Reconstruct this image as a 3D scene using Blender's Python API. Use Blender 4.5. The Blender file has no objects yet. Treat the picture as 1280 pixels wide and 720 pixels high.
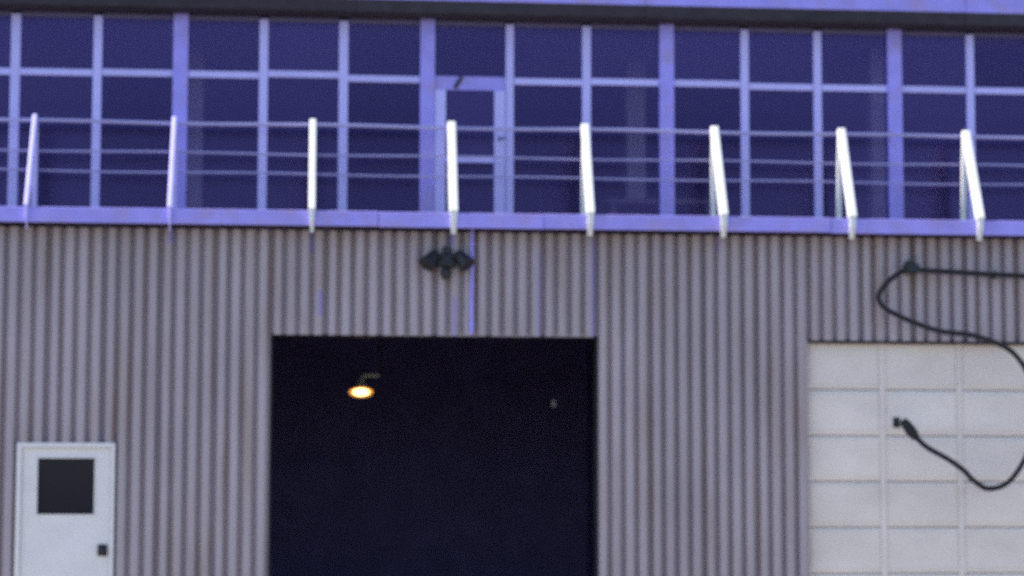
import bpy, bmesh, math, random
from mathutils import Vector, Matrix, Euler

random.seed(7)
sc = bpy.context.scene
R = math.radians

# ------------------------------------------------------------------ camera
FPX = 2650.0                                   # focal length in pixels of a 1280 px wide frame
cd = bpy.data.cameras.new('camera')
cam = bpy.data.objects.new('camera', cd)
sc.collection.objects.link(cam)
cd.sensor_width = 36.0
cd.lens = 36.0 * FPX / 1280.0
cd.clip_start = 0.1
cd.clip_end = 3000.0
yaw, pitch, roll = math.atan(250 / FPX), math.atan(230 / FPX), -0.002
cam.matrix_world = (Matrix.Translation((0, -20.7, 1.6))
                    @ Matrix.Rotation(-yaw, 4, 'Z')
                    @ Matrix.Rotation(math.pi / 2 + pitch, 4, 'X')
                    @ Matrix.Rotation(-roll, 4, 'Z'))
cd.dof.use_dof = True
cd.dof.focus_distance = 9.1
cd.dof.aperture_fstop = 2.05
sc.camera = cam

# ------------------------------------------------------------------ sky and sun
SUN_EL, SUN_BEHIND = R(50), R(0.6)             # the sun rakes along the front from the left, a hair behind it
s = Vector((-math.cos(SUN_EL) * math.cos(SUN_BEHIND), math.cos(SUN_EL) * math.sin(SUN_BEHIND), math.sin(SUN_EL)))
w = bpy.data.worlds.new('World')
sc.world = w
w.use_nodes = True
nt = w.node_tree
sky = nt.nodes.new('ShaderNodeTexSky')
sky.sky_type = 'NISHITA'
sky.sun_disc = False
sky.sun_elevation = SUN_EL
sky.sun_rotation = math.atan2(s.x, s.y)
sky.air_density = 1.0
sky.dust_density = 0.6
sky.ozone_density = 4.0
bg = nt.nodes['Background']
bg.inputs['Strength'].default_value = 0.15
nt.links.new(sky.outputs[0], bg.inputs['Color'])
ld = bpy.data.lights.new('sun', 'SUN')
ld.energy = 5.0
ld.angle = R(0.5)
ld.color = (1.0, 0.95, 0.88)
sun = bpy.data.objects.new('sun', ld)
sun.rotation_euler = s.to_track_quat('Z', 'Y').to_euler()
sun.location = (-20, -5, 25)
sc.collection.objects.link(sun)

sc.view_settings.view_transform = 'Standard'
sc.view_settings.look = 'None'
sc.view_settings.gamma = 1.0
sc.view_settings.use_curve_mapping = False
sc.view_settings.exposure = 0.78
sc.cycles.use_denoising = False           # a little sampling noise reads as film grain
sc.cycles.max_bounces = 7
sc.cycles.diffuse_bounces = 3
sc.cycles.glossy_bounces = 3
sc.cycles.sample_clamp_indirect = 4.0

# ------------------------------------------------------------------ materials
def mat(name, col, rough=0.6, spec=0.4, metal=0.0, var=0.12, vscale=3.0, grain=0.06, gscale=120.0, bump=0.0, bscale=60.0,
        stain=None, objvar=0.0, stretch=(1, 1, 1)):
    m = bpy.data.materials.new(name)
    m.use_nodes = True
    n, l = m.node_tree.nodes, m.node_tree.links
    b = n['Principled BSDF']
    b.inputs['Roughness'].default_value = rough
    b.inputs['Specular IOR Level'].default_value = spec
    b.inputs['Metallic'].default_value = metal
    geo = n.new('ShaderNodeNewGeometry')
    mp = n.new('ShaderNodeMapping')
    mp.inputs['Scale'].default_value = stretch
    l.new(geo.outputs['Position'], mp.inputs['Vector'])

    def noise(scale, detail, vec):
        t = n.new('ShaderNodeTexNoise')
        t.inputs['Scale'].default_value = scale
        t.inputs['Detail'].default_value = detail
        l.new(vec, t.inputs['Vector'])
        return t.outputs['Fac']

    def math_(op, a, b_):
        q = n.new('ShaderNodeMath')
        q.operation = op
        for i, v in enumerate((a, b_)):
            if isinstance(v, (int, float)):
                q.inputs[i].default_value = v
            else:
                l.new(v, q.inputs[i])
        return q.outputs[0]

    big = math_('MULTIPLY', math_('SUBTRACT', noise(vscale, 4, mp.outputs[0]), 0.5), 2 * var * 1.6)
    fine = math_('MULTIPLY', math_('SUBTRACT', noise(gscale, 2, geo.outputs['Position']), 0.5), 2 * grain * 1.6)
    k = math_('ADD', math_('ADD', big, fine), 1.0)
    if objvar:
        oi = n.new('ShaderNodeObjectInfo')
        k = math_('ADD', k, math_('MULTIPLY', math_('SUBTRACT', oi.outputs['Random'], 0.5), 2 * objvar))
    mul = n.new('ShaderNodeVectorMath')
    mul.operation = 'SCALE'
    mul.inputs[0].default_value = col
    l.new(k, mul.inputs['Scale'])
    out = mul.outputs[0]
    if stain:
        out = stain(n, l, math_, noise, geo, out)
    l.new(out, b.inputs['Base Color'])
    if bump:
        bp = n.new('ShaderNodeBump')
        bp.inputs['Strength'].default_value = bump
        bp.inputs['Distance'].default_value = 0.01
        l.new(noise(bscale, 3, geo.outputs['Position']), bp.inputs['Height'])
        l.new(bp.outputs[0], b.inputs['Normal'])
    return m


def clad_stain(n, l, math_, noise, geo, col):
    """runs of blue paint and rusty dirt down the sheets"""
    sep = n.new('ShaderNodeSeparateXYZ')
    l.new(geo.outputs['Position'], sep.inputs[0])
    mp = n.new('ShaderNodeMapping')
    mp.inputs['Scale'].default_value = (9.0, 1.0, 0.7)
    l.new(geo.outputs['Position'], mp.inputs['Vector'])
    dirt = noise(1.0, 5, mp.outputs[0])
    d = math_('MULTIPLY', math_('MAXIMUM', math_('SUBTRACT', dirt, 0.5), 0.0), 2.6)
    mx = n.new('ShaderNodeMix')
    mx.data_type = 'RGBA'
    l.new(d, mx.inputs['Factor'])
    l.new(col, mx.inputs['A'])
    mx.inputs['B'].default_value = (0.33, 0.23, 0.18, 1)
    acc = None
    for x, wd, z0, z1, a in ((2.197, 0.028, 2.9, 3.75, 0.30), (2.731, 0.028, 2.5, 3.9, 0.45), (1.372, 0.022, 2.9, 3.3, 0.45),
                             (0.075, 0.022, 3.1, 3.35, 0.5), (1.345, 0.03, 3.8, 3.95, 0.6), (-1.36, 0.03, 3.78, 3.95, 0.5),
                             (-0.014, 0.022, 3.72, 3.95, 0.5), (3.98, 0.025, 3.75, 3.95, 0.4)):
        dx = math_('DIVIDE', math_('SUBTRACT', sep.outputs['X'], x), wd)
        gx = math_('POWER', 2.718, math_('MULTIPLY', math_('MULTIPLY', dx, dx), -1.0))
        zc, zh = (z0 + z1) / 2, (z1 - z0) / 2
        dz = math_('DIVIDE', math_('ABSOLUTE', math_('SUBTRACT', sep.outputs['Z'], zc), 0.0), zh)
        gz = math_('MINIMUM', math_('MAXIMUM', math_('MULTIPLY', math_('SUBTRACT', 1.1, dz), 4.0), 0.0), 1.0)
        v = math_('MULTIPLY', math_('MULTIPLY', gx, gz), a)
        acc = v if acc is None else math_('ADD', acc, v)
    acc = math_('MULTIPLY', acc, math_('ADD', dirt, 0.55))
    mx2 = n.new('ShaderNodeMix')
    mx2.data_type = 'RGBA'
    l.new(acc, mx2.inputs['Factor'])
    l.new(mx.outputs['Result'], mx2.inputs['A'])
    mx2.inputs['B'].default_value = (0.26, 0.21, 0.66, 1)
    return mx2.outputs['Result']


def trim_stain(n, l, math_, noise, geo, col):
    """pinkish chalking and greyed patches on the lavender paint"""
    d = math_('MULTIPLY', math_('MAXIMUM', math_('SUBTRACT', noise(5.0, 6, geo.outputs['Position']), 0.48), 0.0), 3.2)
    mx = n.new('ShaderNodeMix')
    mx.data_type = 'RGBA'
    l.new(d, mx.inputs['Factor'])
    l.new(col, mx.inputs['A'])
    mx.inputs['B'].default_value = (0.42, 0.30, 0.56, 1)
    return mx.outputs['Result']


M = {}
M['clad'] = mat('weathered cladding', (0.435, 0.360, 0.385), 0.62, 0.3, var=0.14, vscale=1.0, grain=0.12, gscale=90,
                bump=0.25, bscale=40, stain=clad_stain, objvar=0.05, stretch=(1.5, 1.5, 0.8))
M['trim'] = mat('lavender paint', (0.40, 0.34, 0.90), 0.5, 0.4, var=0.15, vscale=6, grain=0.07, gscale=80, bump=0.15, stain=trim_stain, objvar=0.04)
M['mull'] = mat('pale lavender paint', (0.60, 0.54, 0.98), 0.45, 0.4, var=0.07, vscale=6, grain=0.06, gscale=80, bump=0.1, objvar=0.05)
M['white'] = mat('white gloss paint', (0.82, 0.80, 0.78), 0.35, 0.5, var=0.05, grain=0.03)
M['rail'] = mat('grey violet pipe', (0.42, 0.38, 0.66), 0.45, 0.5, var=0.1, grain=0.05)
M['hdr'] = mat('dark violet paint', (0.15, 0.13, 0.26), 0.6, 0.3)
M['door'] = mat('off white door paint', (0.80, 0.74, 0.72), 0.5, 0.4, var=0.06, vscale=4, grain=0.06, gscale=70, bump=0.15, objvar=0.03)
M['sdoor'] = mat('dingy cream door paint', (0.80, 0.69, 0.62), 0.55, 0.3, var=0.12, vscale=1.6, grain=0.09, gscale=60, bump=0.2, objvar=0.04, stretch=(1.0, 1.0, 1.6))
M['black'] = mat('black painted metal', (0.022, 0.022, 0.026), 0.45, 0.4, var=0.15, grain=0.1)
M['rubber'] = mat('black rubber', (0.020, 0.019, 0.022), 0.6, 0.3, var=0.15, grain=0.1)
M['lens'] = mat('dark lens glass', (0.012, 0.010, 0.018), 0.15, 0.25, var=0.05, grain=0.02)
M['soffit'] = mat('dark stained timber', (0.055, 0.045, 0.055), 0.8, 0.2, var=0.25, vscale=8, grain=0.1, objvar=0.08)
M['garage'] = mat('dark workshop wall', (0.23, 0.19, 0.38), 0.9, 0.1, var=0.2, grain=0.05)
M['conc'] = mat('concrete', (0.27, 0.24, 0.20), 0.9, 0.2, var=0.2, vscale=1.2, grain=0.1, bump=0.3)
M['asphalt'] = mat('asphalt', (0.055, 0.053, 0.052), 0.9, 0.2, var=0.25, vscale=0.6, grain=0.25, gscale=60, bump=0.5)
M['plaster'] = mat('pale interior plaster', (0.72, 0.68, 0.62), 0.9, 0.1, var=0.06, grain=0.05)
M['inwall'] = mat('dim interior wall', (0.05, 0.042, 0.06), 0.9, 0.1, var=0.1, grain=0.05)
M['ceil'] = mat('ceiling board', (0.80, 0.76, 0.76), 0.9, 0.1, var=0.08, grain=0.05)
M['wood'] = mat('brown table wood', (0.52, 0.40, 0.28), 0.55, 0.3, var=0.2, vscale=5, grain=0.08)
M['brass'] = mat('brass', (0.28, 0.20, 0.10), 0.4, 0.5, metal=0.8, var=0.1)
M['shade'] = mat('enamel shade', (0.62, 0.60, 0.45), 0.4, 0.5, var=0.1)
M['roof'] = mat('roof felt', (0.10, 0.10, 0.11), 0.9, 0.2, var=0.2)


def emitter(name, col, strength):
    m = bpy.data.materials.new(name)
    m.use_nodes = True
    b = m.node_tree.nodes['Principled BSDF']
    b.inputs['Base Color'].default_value = (0.8, 0.6, 0.3, 1)
    b.inputs['Emission Color'].default_value = (*col, 1)
    b.inputs['Emission Strength'].default_value = strength
    return m


M['glow'] = emitter('lit lamp', (1.0, 0.66, 0.22), 3.4)
M['rim'] = emitter('lit reflector', (1.0, 0.30, 0.03), 0.75)  # ring glows by itself, standing in for the lamp's orange halo


def glass_mat():
    m = bpy.data.materials.new('violet window glass')
    m.use_nodes = True
    n, l = m.node_tree.nodes, m.node_tree.links
    n.remove(n['Principled BSDF'])
    fr = n.new('ShaderNodeFresnel')
    fr.inputs['IOR'].default_value = 1.75
    gl = n.new('ShaderNodeBsdfGlossy')
    gl.inputs['Color'].default_value = (0.46, 0.33, 0.98, 1)
    gl.inputs['Roughness'].default_value = 0.33
    tr = n.new('ShaderNodeBsdfTransparent')
    tr.inputs['Color'].default_value = (0.82, 0.80, 0.88, 1)
    tn = n.new('ShaderNodeTexNoise')
    tn.inputs['Scale'].default_value = 1.3
    geo = n.new('ShaderNodeNewGeometry')
    l.new(geo.outputs['Position'], tn.inputs['Vector'])
    bp = n.new('ShaderNodeBump')
    bp.inputs['Strength'].default_value = 0.2
    bp.inputs['Distance'].default_value = 0.02
    l.new(tn.outputs['Fac'], bp.inputs['Height'])
    l.new(bp.outputs[0], gl.inputs['Normal'])
    oi = n.new('ShaderNodeObjectInfo')               # panes of different batches reflect a little differently
    mr = n.new('ShaderNodeMapRange')
    mr.inputs['To Min'].default_value = 0.74
    mr.inputs['To Max'].default_value = 1.12
    l.new(oi.outputs['Random'], mr.inputs['Value'])
    mm = n.new('ShaderNodeMath')
    mm.operation = 'MULTIPLY'
    l.new(fr.outputs[0], mm.inputs[0])
    l.new(mr.outputs['Result'], mm.inputs[1])
    mx = n.new('ShaderNodeMixShader')
    l.new(mm.outputs[0], mx.inputs[0])
    l.new(tr.outputs[0], mx.inputs[1])
    l.new(gl.outputs[0], mx.inputs[2])
    l.new(mx.outputs[0], n['Material Output'].inputs['Surface'])
    return m


M['glass'] = glass_mat()

# ------------------------------------------------------------------ mesh helpers
def link(name, me, m, parent=None):
    me.materials.append(M[m])
    o = bpy.data.objects.new(name, me)
    sc.collection.objects.link(o)
    if parent is not None:
        o.parent = parent
    return o


def from_bm(name, bm, m, parent=None, smooth=False):
    bmesh.ops.recalc_face_normals(bm, faces=bm.faces)
    me = bpy.data.meshes.new(name)
    bm.to_mesh(me)
    bm.free()
    if smooth:
        for p in me.polygons:
            p.use_smooth = True
    return link(name, me, m, parent)


def add_box(bm, a, b, bev=0.0, mtx=None):
    a, b = Vector(a), Vector(b)
    r = bmesh.ops.create_cube(bm, size=1.0)
    c, d = (a + b) / 2, b - a
    for v in r['verts']:
        v.co = Vector((v.co.x * d.x, v.co.y * d.y, v.co.z * d.z)) + c
    vs = r['verts']
    if bev:
        es = list({e for v in vs for e in v.link_edges})
        g = bmesh.ops.bevel(bm, geom=es, offset=bev, segments=2, affect='EDGES', profile=0.6)
        vs = list(set(g['verts']) | {v for v in vs if v.is_valid})
    if mtx is not None:
        bmesh.ops.transform(bm, matrix=mtx, verts=[v for v in vs if v.is_valid])
    return vs


def box(name, a, b, m, parent=None, bev=0.004):
    bm = bmesh.new()
    add_box(bm, a, b, bev)
    return from_bm(name, bm, m, parent)


def bar(bm, p, q, wx, wd, bev=0.004):
    """rectangular bar from p to q; wx across x, wd across the other side"""
    p, q = Vector(p), Vector(q)
    d = q - p
    z = d.normalized()
    x = Vector((1, 0, 0))
    if abs(z.x) > 0.9:
        x = Vector((0, 1, 0))
    y = z.cross(x).normalized()
    x = y.cross(z)
    mtx = Matrix((x, y, z)).transposed().to_4x4()
    mtx.translation = p
    add_box(bm, (-wx / 2, -wd / 2, 0), (wx / 2, wd / 2, d.length), bev, mtx)


def tube(bm, pts, r, seg=8, caps=True):
    pts = [Vector(p) for p in pts]
    rings = []
    ref = Vector((0, 0, 1))
    for i, p in enumerate(pts):
        t = (pts[min(i + 1, len(pts) - 1)] - pts[max(i - 1, 0)]).normalized()
        u = ref - t * ref.dot(t)
        if u.length < 1e-3:
            u = Vector((1, 0, 0)) - t * t.x
        u.normalize()
        ref = u
        v = t.cross(u)
        rr = r[i] if isinstance(r, (list, tuple)) else r
        rings.append([bm.verts.new(p + (u * math.cos(a) + v * math.sin(a)) * rr) for a in (k * 2 * math.pi / seg for k in range(seg))])
    for A, B in zip(rings, rings[1:]):
        for k in range(seg):
            bm.faces.new((A[k], A[(k + 1) % seg], B[(k + 1) % seg], B[k]))
    if caps:
        bm.faces.new(rings[0])
        bm.faces.new(rings[-1][::-1])


def lathe(bm, prof, seg=24, mtx=None, close=False):
    rings = []
    for r, z in prof:
        rings.append([bm.verts.new((r * math.cos(a), r * math.sin(a), z)) for a in (k * 2 * math.pi / seg for k in range(seg))])
    for A, B in zip(rings, rings[1:]):
        for k in range(seg):
            bm.faces.new((A[k], A[(k + 1) % seg], B[(k + 1) % seg], B[k]))
    if close:
        bm.faces.new(rings[0])
        bm.faces.new(rings[-1])
    if mtx is not None:
        bmesh.ops.transform(bm, matrix=mtx, verts=[v for R_ in rings for v in R_])


def spline(pts, n=8):
    P = [Vector(p) for p in pts]
    P = [2 * P[0] - P[1]] + P + [2 * P[-1] - P[-2]]
    out = []
    for i in range(1, len(P) - 2):
        for k in range(n):
            t = k / n
            a, b, c, d = P[i - 1], P[i], P[i + 1], P[i + 2]
            out.append(0.5 * ((2 * b) + (c - a) * t + (2 * a - 5 * b + 4 * c - d) * t * t + (3 * b - a - 3 * c + d) * t ** 3))
    out.append(P[-2])
    return out


def tag(o, label, cat, group=None):
    o['label'] = label
    o['category'] = cat
    if group:
        o['group'] = group
    return o


def empty(name, loc):
    o = bpy.data.objects.new(name, None)
    o.empty_display_size = 0.2
    o.location = loc
    sc.collection.objects.link(o)
    return o


def settle(root, off=(0, 0, 0)):
    """children were made in world coordinates: keep them there under a root that stands at its base"""
    root_m = Matrix.Translation(root.location)
    for c in root.children:
        c.matrix_parent_inverse = root_m.inverted()
    root.location = Vector(root.location) + Vector(off)


# ------------------------------------------------------------------ ground
GZ = -0.15
bm = bmesh.new()
bmesh.ops.create_grid(bm, x_segments=8, y_segments=8, size=900)
bmesh.ops.translate(bm, vec=(0, 0, GZ), verts=bm.verts)
g = from_bm('ground', bm, 'asphalt')
g['kind'] = 'structure'
bm = bmesh.new()
add_box(bm, (-9.0, -13.5, GZ + 0.004 - 0.2), (15.0, -0.29, GZ + 0.04), 0.01)
g = from_bm('concrete_yard', bm, 'conc')
g['kind'] = 'structure'

# ------------------------------------------------------------------ the building
YW = -0.24                              # plane of the cladding
X0, X1 = -5.52, 11.6                     # left and right ends
WY = 0.35                               # plane of the upper glazing
B = empty('industrial_building', (0, 0, GZ))
tag(B, 'corrugated grey workshop building with a lavender framed glazed upper storey', 'building')

G0, G1, GH = -0.387, 2.770, 2.912         # open garage doorway
S0, S1, SH = 4.852, 7.98, 2.898          # closed sectional door
D0, D1, DH = -2.770, -1.853, 1.868        # entrance door
openings = ((G0, G1, GH), (S0, S1, SH), (D0, D1, DH))
ZT = 3.925
PITCH = 0.5270
RIB = PITCH / 4
DEPTH = 0.074


def sheet_profile(x0):
    pts = []
    for k in range(4):
        a = x0 + k * RIB
        gw = 0.038 if k else 0.054           # the lap groove is wider
        gd = YW + (DEPTH if k else DEPTH + 0.015)
        pts += [(a - gw / 2, gd), (a + gw / 2, gd), (a + gw / 2 + 0.008, YW + 0.012), (a + gw / 2 + 0.024, YW),
                (a + RIB - 0.022 - 0.022, YW), (a + RIB - 0.022 - 0.006, YW + 0.012)]
    a = x0 + 4 * RIB
    pts.append((a - 0.026, YW + DEPTH + 0.015))
    return pts


i0 = math.floor((X0 + 1.458) / PITCH)
i1 = math.ceil((X1 + 1.458) / PITCH)
for i in range(i0, i1):
    x0 = -1.458 + i * PITCH
    pr = sheet_profile(x0)
    # cut the profile where an opening begins or ends
    cuts = sorted(c for o in openings for c in o[:2] if pr[0][0] < c < pr[-1][0])
    pts = []
    for p, q in zip(pr, pr[1:]):
        pts.append(p)
        for c in cuts:
            if p[0] < c < q[0]:
                pts.append((c, p[1] + (q[1] - p[1]) * (c - p[0]) / (q[0] - p[0])))
    pts.append(pr[-1])
    bm = bmesh.new()
    jy = random.uniform(-0.003, 0.003)
    jt = random.uniform(-0.004, 0.004)
    for p, q in zip(pts, pts[1:]):
        mid = (p[0] + q[0]) / 2
        zb = GZ + 0.05
        for o in openings:
            if o[0] < mid < o[1]:
                zb = o[2]
        zt = ZT
        vs = [bm.verts.new((p[0], p[1] + jy, zb)), bm.verts.new((q[0], q[1] + jy, zb)),
              bm.verts.new((q[0], q[1] + jy + jt, zt)), bm.verts.new((p[0], p[1] + jy + jt, zt))]
        bm.faces.new(vs)
    bmesh.ops.remove_doubles(bm, verts=bm.verts, dist=0.0004)
    ex = bmesh.ops.extrude_face_region(bm, geom=bm.faces[:])
    bmesh.ops.translate(bm, vec=(0, 0.004, 0), verts=[v for v in ex['geom'] if isinstance(v, bmesh.types.BMVert)])
    from_bm('cladding_sheet', bm, 'clad', B)

# structural shell behind the sheets, upper floor, roof
WB = YW + 0.115
for a, b, z0 in ((X0, D0 - 0.05, GZ), (D1 + 0.03, G0 - 0.02, GZ), (G1 + 0.02, S0 - 0.02, GZ), (S1 + 0.02, X1, GZ),
                 (D0 - 0.05, D1 + 0.03, DH + 0.02), (G0 - 0.02, G1 + 0.02, GH + 0.02), (S0 - 0.02, S1 + 0.02, SH + 0.02)):
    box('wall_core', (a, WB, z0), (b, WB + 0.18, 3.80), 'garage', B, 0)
box('side_wall', (X0, 0.03, GZ), (X0 + 0.15, 9.0, 6.16), 'clad', B, 0)
box('side_wall', (X1 - 0.15, 0.03, GZ), (X1, 9.0, 6.16), 'clad', B, 0)
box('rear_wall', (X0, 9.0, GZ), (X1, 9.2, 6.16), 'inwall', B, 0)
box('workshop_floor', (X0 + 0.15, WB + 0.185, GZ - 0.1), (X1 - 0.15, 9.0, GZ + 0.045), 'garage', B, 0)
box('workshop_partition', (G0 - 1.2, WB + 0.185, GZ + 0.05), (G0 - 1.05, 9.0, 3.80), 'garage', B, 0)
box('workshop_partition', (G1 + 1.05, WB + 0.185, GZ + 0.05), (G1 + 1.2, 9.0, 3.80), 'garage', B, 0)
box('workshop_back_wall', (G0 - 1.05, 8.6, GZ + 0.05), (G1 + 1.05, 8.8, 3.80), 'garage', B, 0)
box('upper_floor', (X0 + 0.15, -0.14, 3.803), (X1 - 0.15, 9.0, 4.02), 'garage', B, 0)
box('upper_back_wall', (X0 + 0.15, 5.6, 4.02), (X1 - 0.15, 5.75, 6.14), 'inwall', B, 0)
box('ceiling', (X0 + 0.15, 0.42, 6.14), (X1 - 0.15, 9.0, 6.20), 'ceil', B, 0)
box("roof", (X0 - 0.1, 0.07, 6.50), (X1 + 0.1, 9.3, 6.60), 'roof', B, 0.01)

# balcony deck: fascia boards of different lengths and the joists' soffit behind them
FY = -0.45
cuts = (X0, -3.1, 0.62, 2.22, 5.05, 8.0, X1)
for a, b in zip(cuts, cuts[1:]):
    dz = random.uniform(-0.006, 0.006)
    box('fascia_board', (a + 0.003, FY, 3.942 + dz), (b - 0.003, FY + 0.04, 4.088 + dz), 'trim', B, 0.006)
box('deck', (X0 + 0.01, FY + 0.04, 4.0), (X1 - 0.01, WY - 0.06, 4.055), 'soffit', B, 0)
box('deck_soffit', (X0 + 0.01, FY + 0.045, 3.955), (X1 - 0.01, -0.15, 3.975), 'soffit', B, 0)

# columns and mullions of the glazing
VX = (-5.39, -4.575, -3.76, -2.945, -2.145, -1.33, -0.51, 0.285, 1.126, 1.957, 2.737, 3.555, 4.362, 5.118, 5.92, 6.72, 7.52, 8.33, 9.14, 9.95, 10.75, 11.53)
COL = {-3.76, -1.33, 1.126, 3.555, 5.92, 8.33, 10.75}
ZS, ZH = 4.02, 6.14
for x in VX:
    if x in COL:
        box('column', (x - 0.074, WY - 0.055, ZS), (x + 0.074, WY + 0.10, ZH), 'trim', B, 0.006)
    else:
        hw = 0.045 + random.uniform(-0.004, 0.004)
        box('mullion', (x - hw, WY - 0.035, ZS), (x + hw, WY + 0.06, ZH - 0.03), 'mull', B, 0.012)


def half(x):
    return 0.074 if x in COL else 0.045


for a, b in zip(VX, VX[1:]):
    xa, xb = a + half(a), b - half(b)
    mx = (xa + xb) / 2
    dz = random.uniform(-0.012, 0.012)
    if abs(a + 0.51) < 0.01:
        dz = 0.026
    W = empty('window_bay', (mx, WY, ZS))
    W.parent = B
    W.matrix_parent_inverse = Matrix.Translation(B.location).inverted()
    parts = []
    box('header', (xa, WY - 0.01, 6.085), (xb, WY + 0.05, 6.135), 'hdr', W, 0.003)
    if abs(a - 1.126) < 0.01:
        # the glazed door to the balcony
        box('door_head', (xa, WY - 0.03, 5.425), (xb, WY + 0.03, 5.565), 'trim', W, 0.005)
        box('door_stile', (xa + 0.002, WY - 0.045, ZS), (1.312, WY + 0.03, 5.424), 'mull', W, 0.006)
        box('door_stile', (1.800, WY - 0.045, ZS), (xb - 0.002, WY + 0.03, 5.424), 'mull', W, 0.006)
        box('door_rail', (1.3125, WY - 0.03, 4.69), (1.7995, WY + 0.02, 4.757), 'mull', W, 0.005)
        box('door_rail', (1.3125, WY - 0.03, ZS), (1.7995, WY + 0.02, 4.12), 'mull', W, 0.005)
        box('door_pane', (1.3125, WY - 0.004, 4.757), (1.7995, WY + 0.004, 5.424), 'glass', W, 0)
        box('door_pane', (1.3125, WY - 0.004, 4.12), (1.7995, WY + 0.004, 4.69), 'glass', W, 0)
        box('upper_pane', (xa, WY - 0.004, 5.566), (xb, WY + 0.004, 6.084), 'glass', W, 0)
        bm = bmesh.new()
        bar(bm, (1.40, WY - 0.045, 5.44), (1.47, WY - 0.045, 5.56), 0.035, 0.02)
        from_bm('door_closer', bm, 'soffit', W)
        bm = bmesh.new()
        tube(bm, [(1.84, WY - 0.06, 4.92), (1.84, WY - 0.09, 4.93), (1.90, WY - 0.095, 4.93)], 0.010)
        from_bm('door_handle', bm, 'black', W)
    else:
        tz = 5.53 + dz
        box('transom', (xa, WY - 0.028, tz - 0.034), (xb, WY + 0.04, tz + 0.034), 'mull', W, 0.008)
        box('upper_pane', (xa, WY - 0.004, tz + 0.034), (xb, WY + 0.004, 6.084), 'glass', W, 0)
        box('sill', (xa, WY - 0.03, ZS), (xb, WY + 0.04, 4.10), 'soffit', W, 0.004)
        box('lower_pane', (xa, WY - 0.004, 4.10), (xb, WY + 0.004, tz - 0.034), 'glass', W, 0)
    for c in W.children:
        c.matrix_parent_inverse = Matrix.Translation((mx, WY, ZS)).inverted()

# eave: dark soffit boards, drip edge, painted roof fascia
EY = 0.06
for a, b in zip((X0, -2.4, 0.4, 3.3, 6.6, 9.2), (-2.4, 0.4, 3.3, 6.6, 9.2, X1)):
    box('soffit_board', (a + 0.002, EY + 0.03, 6.142), (b - 0.002, WY + 0.05, 6.165), 'soffit', B, 0.003)
    box('drip_board', (a + 0.002, EY + 0.006, 6.15), (b - 0.002, EY + 0.028, 6.275), 'soffit', B, 0.003)
    box('roof_fascia', (a + 0.002, EY, 6.276), (b - 0.002, EY + 0.03, 6.498), 'trim', B, 0.006)

# columns standing inside the upper room
for x, y, hw in ((-1.305, 2.4, 0.10), (3.549, 2.4, 0.105), (5.99, 1.3, 0.08)):
    box('interior_column', (x - hw, y - 0.1, 4.021), (x + hw, y + 0.1, 6.139), 'plaster', B, 0.008)

# open doorway: jambs and lintel return
for a, b, z0, z1 in ((G0 - 0.012, G0 + 0.004, GZ + 0.05, GH - 0.004), (G1 - 0.004, G1 + 0.012, GZ + 0.05, GH - 0.004), (G0 - 0.012, G1 + 0.012, GH - 0.004, GH + 0.012)):
    box('doorway_jamb', (a, YW + 0.075, z0), (b, WB + 0.2, z1), 'black', B, 0.003)

# closed sectional door: sections of four raised panels each
SD = empty('sectional_door', ((S0 + S1) / 2, 0.1, GZ))
SD.parent = B
SD.matrix_parent_inverse = Matrix.Translation(B.location).inverted()
zl = (GZ + 0.06, 0.160, 0.612, 1.064, 1.514, 1.963, 2.418, 2.91)
nc = 4
cw = (S1 - S0) / nc
for z0, z1 in zip(zl, zl[1:]):
    bm = bmesh.new()
    y = YW + 0.118
    # section board with its lower lip
    add_box(bm, (S0 + 0.004, y, z0 + 0.003), (S1 - 0.004, y + 0.05, z1 - 0.003), 0.02)
    for k in range(nc):
        xa, xb = S0 + k * cw + 0.045, S0 + (k + 1) * cw - 0.045
        if z1 - z0 > 0.3:
            add_box(bm, (xa, y - 0.008, z0 + 0.05), (xb, y + 0.002, z1 - 0.04), 0.0045)
    from_bm('door_section', bm, 'sdoor', SD)
for k in range(1, nc):
    xm = S0 + k * cw
    box('door_stile', (xm - 0.038, YW + 0.108, GZ + 0.07), (xm + 0.022, YW + 0.1175, 2.90), 'sdoor', SD, 0.006)
box('bottom_seal', (S0 + 0.005, YW + 0.09, GZ + 0.042), (S1 - 0.005, YW + 0.13, GZ + 0.062), 'rubber', SD, 0)
for c in SD.children:
    c.matrix_parent_inverse = Matrix.Translation(SD.location).inverted()
for a, b in ((S0 - 0.012, S0 + 0.003), (S1 - 0.003, S1 + 0.012)):
    box('door_jamb', (a, YW + 0.02, GZ + 0.05), (b, YW + 0.2, SH), 'clad', B, 0.002)
box('door_lintel', (S0, YW + 0.03, SH - 0.022), (S1, YW + 0.2, SH + 0.006), 'soffit', B, 0.002)

# entrance door
ED = empty('entrance_door', ((D0 + D1) / 2, 0.05, GZ))
ED.parent = B
ED.matrix_parent_inverse = Matrix.Translation(B.location).inverted()
bm = bmesh.new()
wx0, wx1, wz0, wz1 = -2.575, -2.044, 1.193, 1.722
yd = YW + 0.02
add_box(bm, (D0 + 0.05, yd, GZ + 0.05), (wx0, yd + 0.045, DH - 0.05), 0)
add_box(bm, (wx1, yd, GZ + 0.05), (D1 - 0.04, yd + 0.045, DH - 0.05), 0)
add_box(bm, (wx0, yd, GZ + 0.05), (wx1, yd + 0.045, wz0), 0)
add_box(bm, (wx0, yd, wz1), (wx1, yd + 0.045, DH - 0.05), 0)
bmesh.ops.remove_doubles(bm, verts=bm.verts, dist=1e-4)
from_bm('door_leaf', bm, 'door', ED)
box('door_pane', (wx0, yd + 0.02, wz0), (wx1, yd + 0.026, wz1), 'lens', ED, 0)
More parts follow.
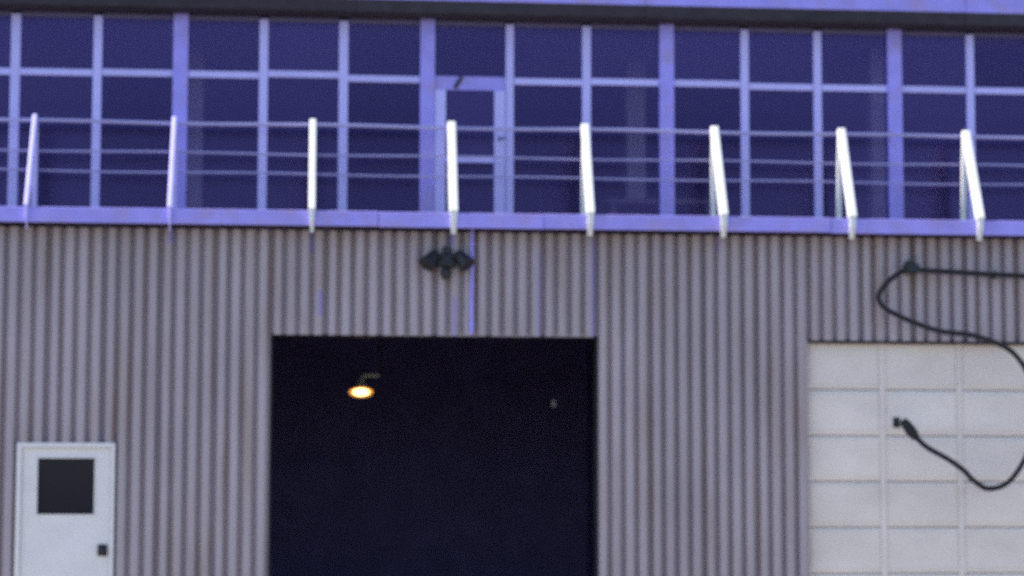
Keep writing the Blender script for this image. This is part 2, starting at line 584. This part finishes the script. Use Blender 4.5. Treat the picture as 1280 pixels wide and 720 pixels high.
for nm, a, b in (('glazing_bead', (wx0 - 0.012, yd - 0.008, wz0 - 0.012), (wx1 + 0.012, yd, wz0)),
                 ('glazing_bead', (wx0 - 0.012, yd - 0.008, wz1), (wx1 + 0.012, yd, wz1 + 0.012)),
                 ('glazing_bead', (wx0 - 0.012, yd - 0.008, wz0), (wx0, yd, wz1)),
                 ('glazing_bead', (wx1, yd - 0.008, wz0), (wx1 + 0.012, yd, wz1))):
    box(nm, a, b, 'door', ED, 0.002)
for nm, a, b in (('door_frame', (D0, yd - 0.03, GZ + 0.05), (D0 + 0.046, yd + 0.06, DH)),
                 ('door_frame', (D1 - 0.036, yd - 0.03, GZ + 0.05), (D1, yd + 0.06, DH)),
                 ('door_frame', (D0 + 0.046, yd - 0.03, DH - 0.046), (D1 - 0.036, yd + 0.06, DH))):
    box(nm, a, b, 'door', ED, 0.004)
bm = bmesh.new()
add_box(bm, (-2.002, yd - 0.012, 0.80), (-1.912, yd, 0.91), 0.004)
mt = Matrix.Translation((-1.957, yd - 0.012, 0.855)) @ Matrix.Rotation(math.pi / 2, 4, 'X')
lathe(bm, [(0.001, 0), (0.014, 0), (0.014, 0.03), (0.034, 0.04), (0.036, 0.055), (0.024, 0.068), (0.001, 0.072)], 16, mt)
from_bm('door_knob', bm, 'black', ED)
for c in ED.children:
    c.matrix_parent_inverse = Matrix.Translation(ED.location).inverted()

# conduit running down from the balcony to the doorway
bm = bmesh.new()
tube(bm, [(1.538, YW - 0.016, 3.955), (1.538, YW - 0.020, 3.5), (1.536, YW - 0.018, 2.93)], 0.018, 10)
for z in (3.80, 3.38, 3.02):
    add_box(bm, (1.51, YW - 0.012, z), (1.566, YW - 0.001, z + 0.02), 0.002)
from_bm('conduit', bm, 'trim', B)

settle(B)

# ------------------------------------------------------------------ balcony railing
RL = empty('balcony_railing', (0, -0.02, 4.056))
tag(RL, 'three thin horizontal rails with white A-shaped stanchions along the balcony edge', 'railing')
SX = (-5.37, -4.04, -2.70, -1.36, -0.014, 1.345, 2.67, 3.98, 5.257, 6.54, 7.82, 9.10, 10.38)
AP = 5.03
for x in SX:
    S = empty('stanchion', (x, -0.03, 4.056))
    S.parent = RL
    S.matrix_parent_inverse = Matrix.Translation(RL.location).inverted()
    j = random.uniform(-0.008, 0.008)
    bm = bmesh.new()
    # raking strut from the top rail out over the fascia, its foot turned back under the deck
    sw = 0.046 if x < -1 else 0.082 if x > 0.5 else 0.066          # widened to stand in for glare; left bars thinned to look shaded
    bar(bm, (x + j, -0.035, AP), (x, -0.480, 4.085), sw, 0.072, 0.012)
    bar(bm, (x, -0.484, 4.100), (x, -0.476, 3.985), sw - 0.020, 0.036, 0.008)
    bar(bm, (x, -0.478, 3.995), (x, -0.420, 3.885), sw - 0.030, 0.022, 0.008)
    from_bm('strut', bm, 'mull' if x < -1 else 'white', S)  # left struts in duller lavender: their shade is put into the paint
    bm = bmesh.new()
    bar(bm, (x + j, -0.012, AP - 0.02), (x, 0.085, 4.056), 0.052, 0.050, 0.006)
    from_bm('back_leg', bm, 'mull' if x < -1 else 'white', S)  # left legs share the duller lavender that imitates shade
    bm = bmesh.new()
    add_box(bm, (x - 0.055, 0.02, 4.0555), (x + 0.055, 0.16, 4.075), 0.003)
    from_bm('base_plate', bm, 'white', S)
    for c in S.children:
        c.matrix_parent_inverse = Matrix.Translation(S.location).inverted()
for z, r, y in ((5.0, 0.019, 0.068), (4.71, 0.011, 0.080), (4.515, 0.011, 0.085)):
    bm = bmesh.new()
    pts = []
    for k in range(80):
        x = X0 + 0.1 + (X1 - X0 - 0.2) * k / 79
        pts.append((x, y + 0.004 * math.sin(x * 1.7 + z), z + 0.006 * math.sin(x * 2.3 + z * 9)))
    tube(bm, pts, r, 10)
    from_bm('rail', bm, 'rail', RL, True)
for c in RL.children:
    c.matrix_parent_inverse = Matrix.Translation(RL.location).inverted()

# ------------------------------------------------------------------ twin floodlight above the doorway
F = empty('floodlight', (1.306, -0.003, 3.53))
tag(F, 'black twin-head floodlight with hanging sensor above the open garage doorway', 'floodlight')
bm = bmesh.new()
add_box(bm, (1.205, -0.07, 3.595), (1.405, -0.003, 3.735), 0.025)
add_box(bm, (1.268, -0.05, 3.735), (1.345, -0.003, 3.80), 0.008)
from_bm('junction_box', bm, 'black', F)
for sx in (-1, 1):
    bm = bmesh.new()
    cx = 1.306 + sx * 0.15
    tube(bm, [(1.306 + sx * 0.05, -0.06, 3.68), (1.306 + sx * 0.09, -0.10, 3.70), (cx - sx * 0.01, -0.09, 3.69)], 0.016, 8)
    mt = (Matrix.Translation((cx, -0.095, 3.675)) @ Matrix.Rotation(sx * R(55), 4, 'Z') @ Matrix.Rotation(R(138), 4, 'X'))
    lathe(bm, [(0.001, -0.09), (0.042, -0.085), (0.056, -0.05), (0.064, 0.0), (0.086, 0.07), (0.089, 0.085), (0.080, 0.085), (0.070, 0.078)], 20, mt)
    h = from_bm('lamp_head', bm, 'black', F, True)
    bm = bmesh.new()
    lathe(bm, [(0.001, 0.080), (0.072, 0.078)], 20, mt)
    from_bm('lens', bm, 'black', h)
bm = bmesh.new()
tube(bm, [(1.304, -0.05, 3.60), (1.300, -0.08, 3.57), (1.300, -0.085, 3.56)], 0.014, 8)
lathe(bm, [(0.001, 0.055), (0.030, 0.052), (0.048, 0.035), (0.052, 0.0), (0.048, -0.03), (0.030, -0.052), (0.001, -0.058)], 18,
      Matrix.Translation((1.299, -0.085, 3.535)))
from_bm('sensor', bm, 'black', F, True)
settle(F, (-0.018, YW, -0.026))

# ------------------------------------------------------------------ cable looped on the wall
C = empty('cable', (5.94, -0.12, 1.4))
tag(C, 'thick black cable looping out from a wall bracket beside the white sectional door', 'cable')
bm = bmesh.new()
top = [(9.3, -0.02, 3.50), (8.6, -0.06, 3.55), (7.6, -0.09, 3.55), (6.8, -0.10, 3.57), (6.40, -0.11, 3.590), (6.10, -0.12, 3.60), (5.95, -0.14, 3.606), (5.84, -0.15, 3.585), (5.72, -0.155, 3.505), (5.625, -0.15, 3.40),
       (5.603, -0.15, 3.31), (5.66, -0.15, 3.225), (5.80, -0.15, 3.150), (5.97, -0.15, 3.078), (6.214, -0.16, 3.000), (6.58, -0.17, 2.95),
       (6.95, -0.18, 2.78), (7.14, -0.18, 2.40), (7.10, -0.17, 1.90), (6.90, -0.16, 1.55), (6.68, -0.15, 1.46), (6.52, -0.15, 1.545),
       (6.43, -0.15, 1.638), (6.27, -0.15, 1.749), (6.069, -0.15, 1.86), (5.96, -0.15, 1.955)]
tube(bm, spline(top, 7), 0.026, 10)
from_bm('flex', bm, 'rubber', C, True)
bm = bmesh.new()
tube(bm, [(5.97, -0.15, 1.945), (5.94, -0.15, 1.98), (5.90, -0.15, 2.03), (5.86, -0.15, 2.085), (5.83, -0.15, 2.13)],
     [0.03, 0.05, 0.055, 0.05, 0.034], 12)
from_bm('plug', bm, 'rubber', C, True)
bm = bmesh.new()
add_box(bm, (5.80, 0.098, 2.06), (5.87, 0.104, 2.16), 0.002)
tube(bm, [(5.835, 0.10, 2.10), (5.845, -0.10, 2.075), (5.85, -0.205, 2.075), (5.85, -0.215, 2.12)], 0.012, 8)
from_bm('hook', bm, 'black', C)
bm = bmesh.new()
add_box(bm, (5.885, -0.18, 3.575), (6.01, -0.003, 3.665), 0.01)
add_box(bm, (5.91, -0.17, 3.66), (5.965, -0.003, 3.70), 0.006)
for x, y0, z in ((6.8, -0.13, 3.57), (7.6, -0.12, 3.55), (8.6, -0.09, 3.55)):
    add_box(bm, (x - 0.015, y0, z - 0.034), (x + 0.015, 0.004, z + 0.034), 0.005)
from_bm('wall_bracket', bm, 'black', C)
settle(C, (-0.070, YW, -0.014))

# ------------------------------------------------------------------ lit lamp inside the workshop
L = empty('workshop_lamp', (0.55, 3.0, 2.45))
tag(L, 'lit orange gooseneck lamp with enamel shade inside the dark garage', 'lamp')
tilt = Matrix.Translation((0.548, 3.0, 2.483)) @ Matrix.Rotation(R(-23), 4, 'X')
bm = bmesh.new()
lathe(bm, [(0.135, -0.004), (0.130, 0.006), (0.105, 0.035), (0.055, 0.085), (0.045, 0.14), (0.001, 0.145)], 28, tilt)
from_bm('shade', bm, 'shade', L, True)
bm = bmesh.new()
lathe(bm, [(0.001, -0.012), (0.055, -0.008), (0.090, 0.000), (0.090, 0.008)], 28, tilt)
from_bm('diffuser', bm, 'glow', L, True)
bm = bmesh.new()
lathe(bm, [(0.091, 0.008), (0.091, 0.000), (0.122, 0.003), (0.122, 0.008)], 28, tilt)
from_bm('reflector', bm, 'rim', L, True)  # emissive band painting the halo around the lit disc
bm = bmesh.new()
tube(bm, spline([(0.55, 3.06, 2.60), (0.57, 3.07, 2.66), (0.63, 3.1, 2.675), (0.70, 3.1, 2.672), (0.75, 3.1, 2.675)], 6), 0.018, 8)
from_bm('gooseneck', bm, 'shade', L, True)
bm = bmesh.new()
tube(bm, [(0.75, 3.1, 2.66), (0.762, 3.1, 2.70), (0.765, 3.1, 3.3), (0.765, 3.1, 3.80)], 0.012, 8)
from_bm('drop_rod', bm, 'black', L, True)
settle(L)

U2 = empty('unlit_bulb', (2.826, 4.0, 2.36))
tag(U2, 'small unlit bulb hanging deep in the dark garage', 'bulb')
bm = bmesh.new()
lathe(bm, [(0.001, -0.045), (0.022, -0.038), (0.034, -0.012), (0.032, 0.012), (0.016, 0.04), (0.014, 0.06), (0.001, 0.062)], 16, Matrix.Translation((2.826, 4.0, 2.393)))
from_bm('bulb', bm, 'white', U2, True)
bm = bmesh.new()
tube(bm, [(2.826, 4.0, 2.455), (2.826, 4.0, 2.53), (2.826, 4.0, 3.80)], [0.018, 0.006, 0.006], 8)
from_bm('flex', bm, 'black', U2)
settle(U2)

# ------------------------------------------------------------------ table in the upper room
T = empty('table', (3.7, 2.0, 4.021))
tag(T, 'long brown table standing inside behind the upper windows', 'table')
box('tabletop', (3.12, 1.6, 4.47), (4.32, 2.3, 4.52), 'wood', T, 0.005)
for x in (3.2, 4.24):
    for y in (1.68, 2.22):
        box('leg', (x - 0.03, y - 0.03, 4.0215), (x + 0.03, y + 0.03, 4.47), 'wood', T, 0.004)
settle(T)
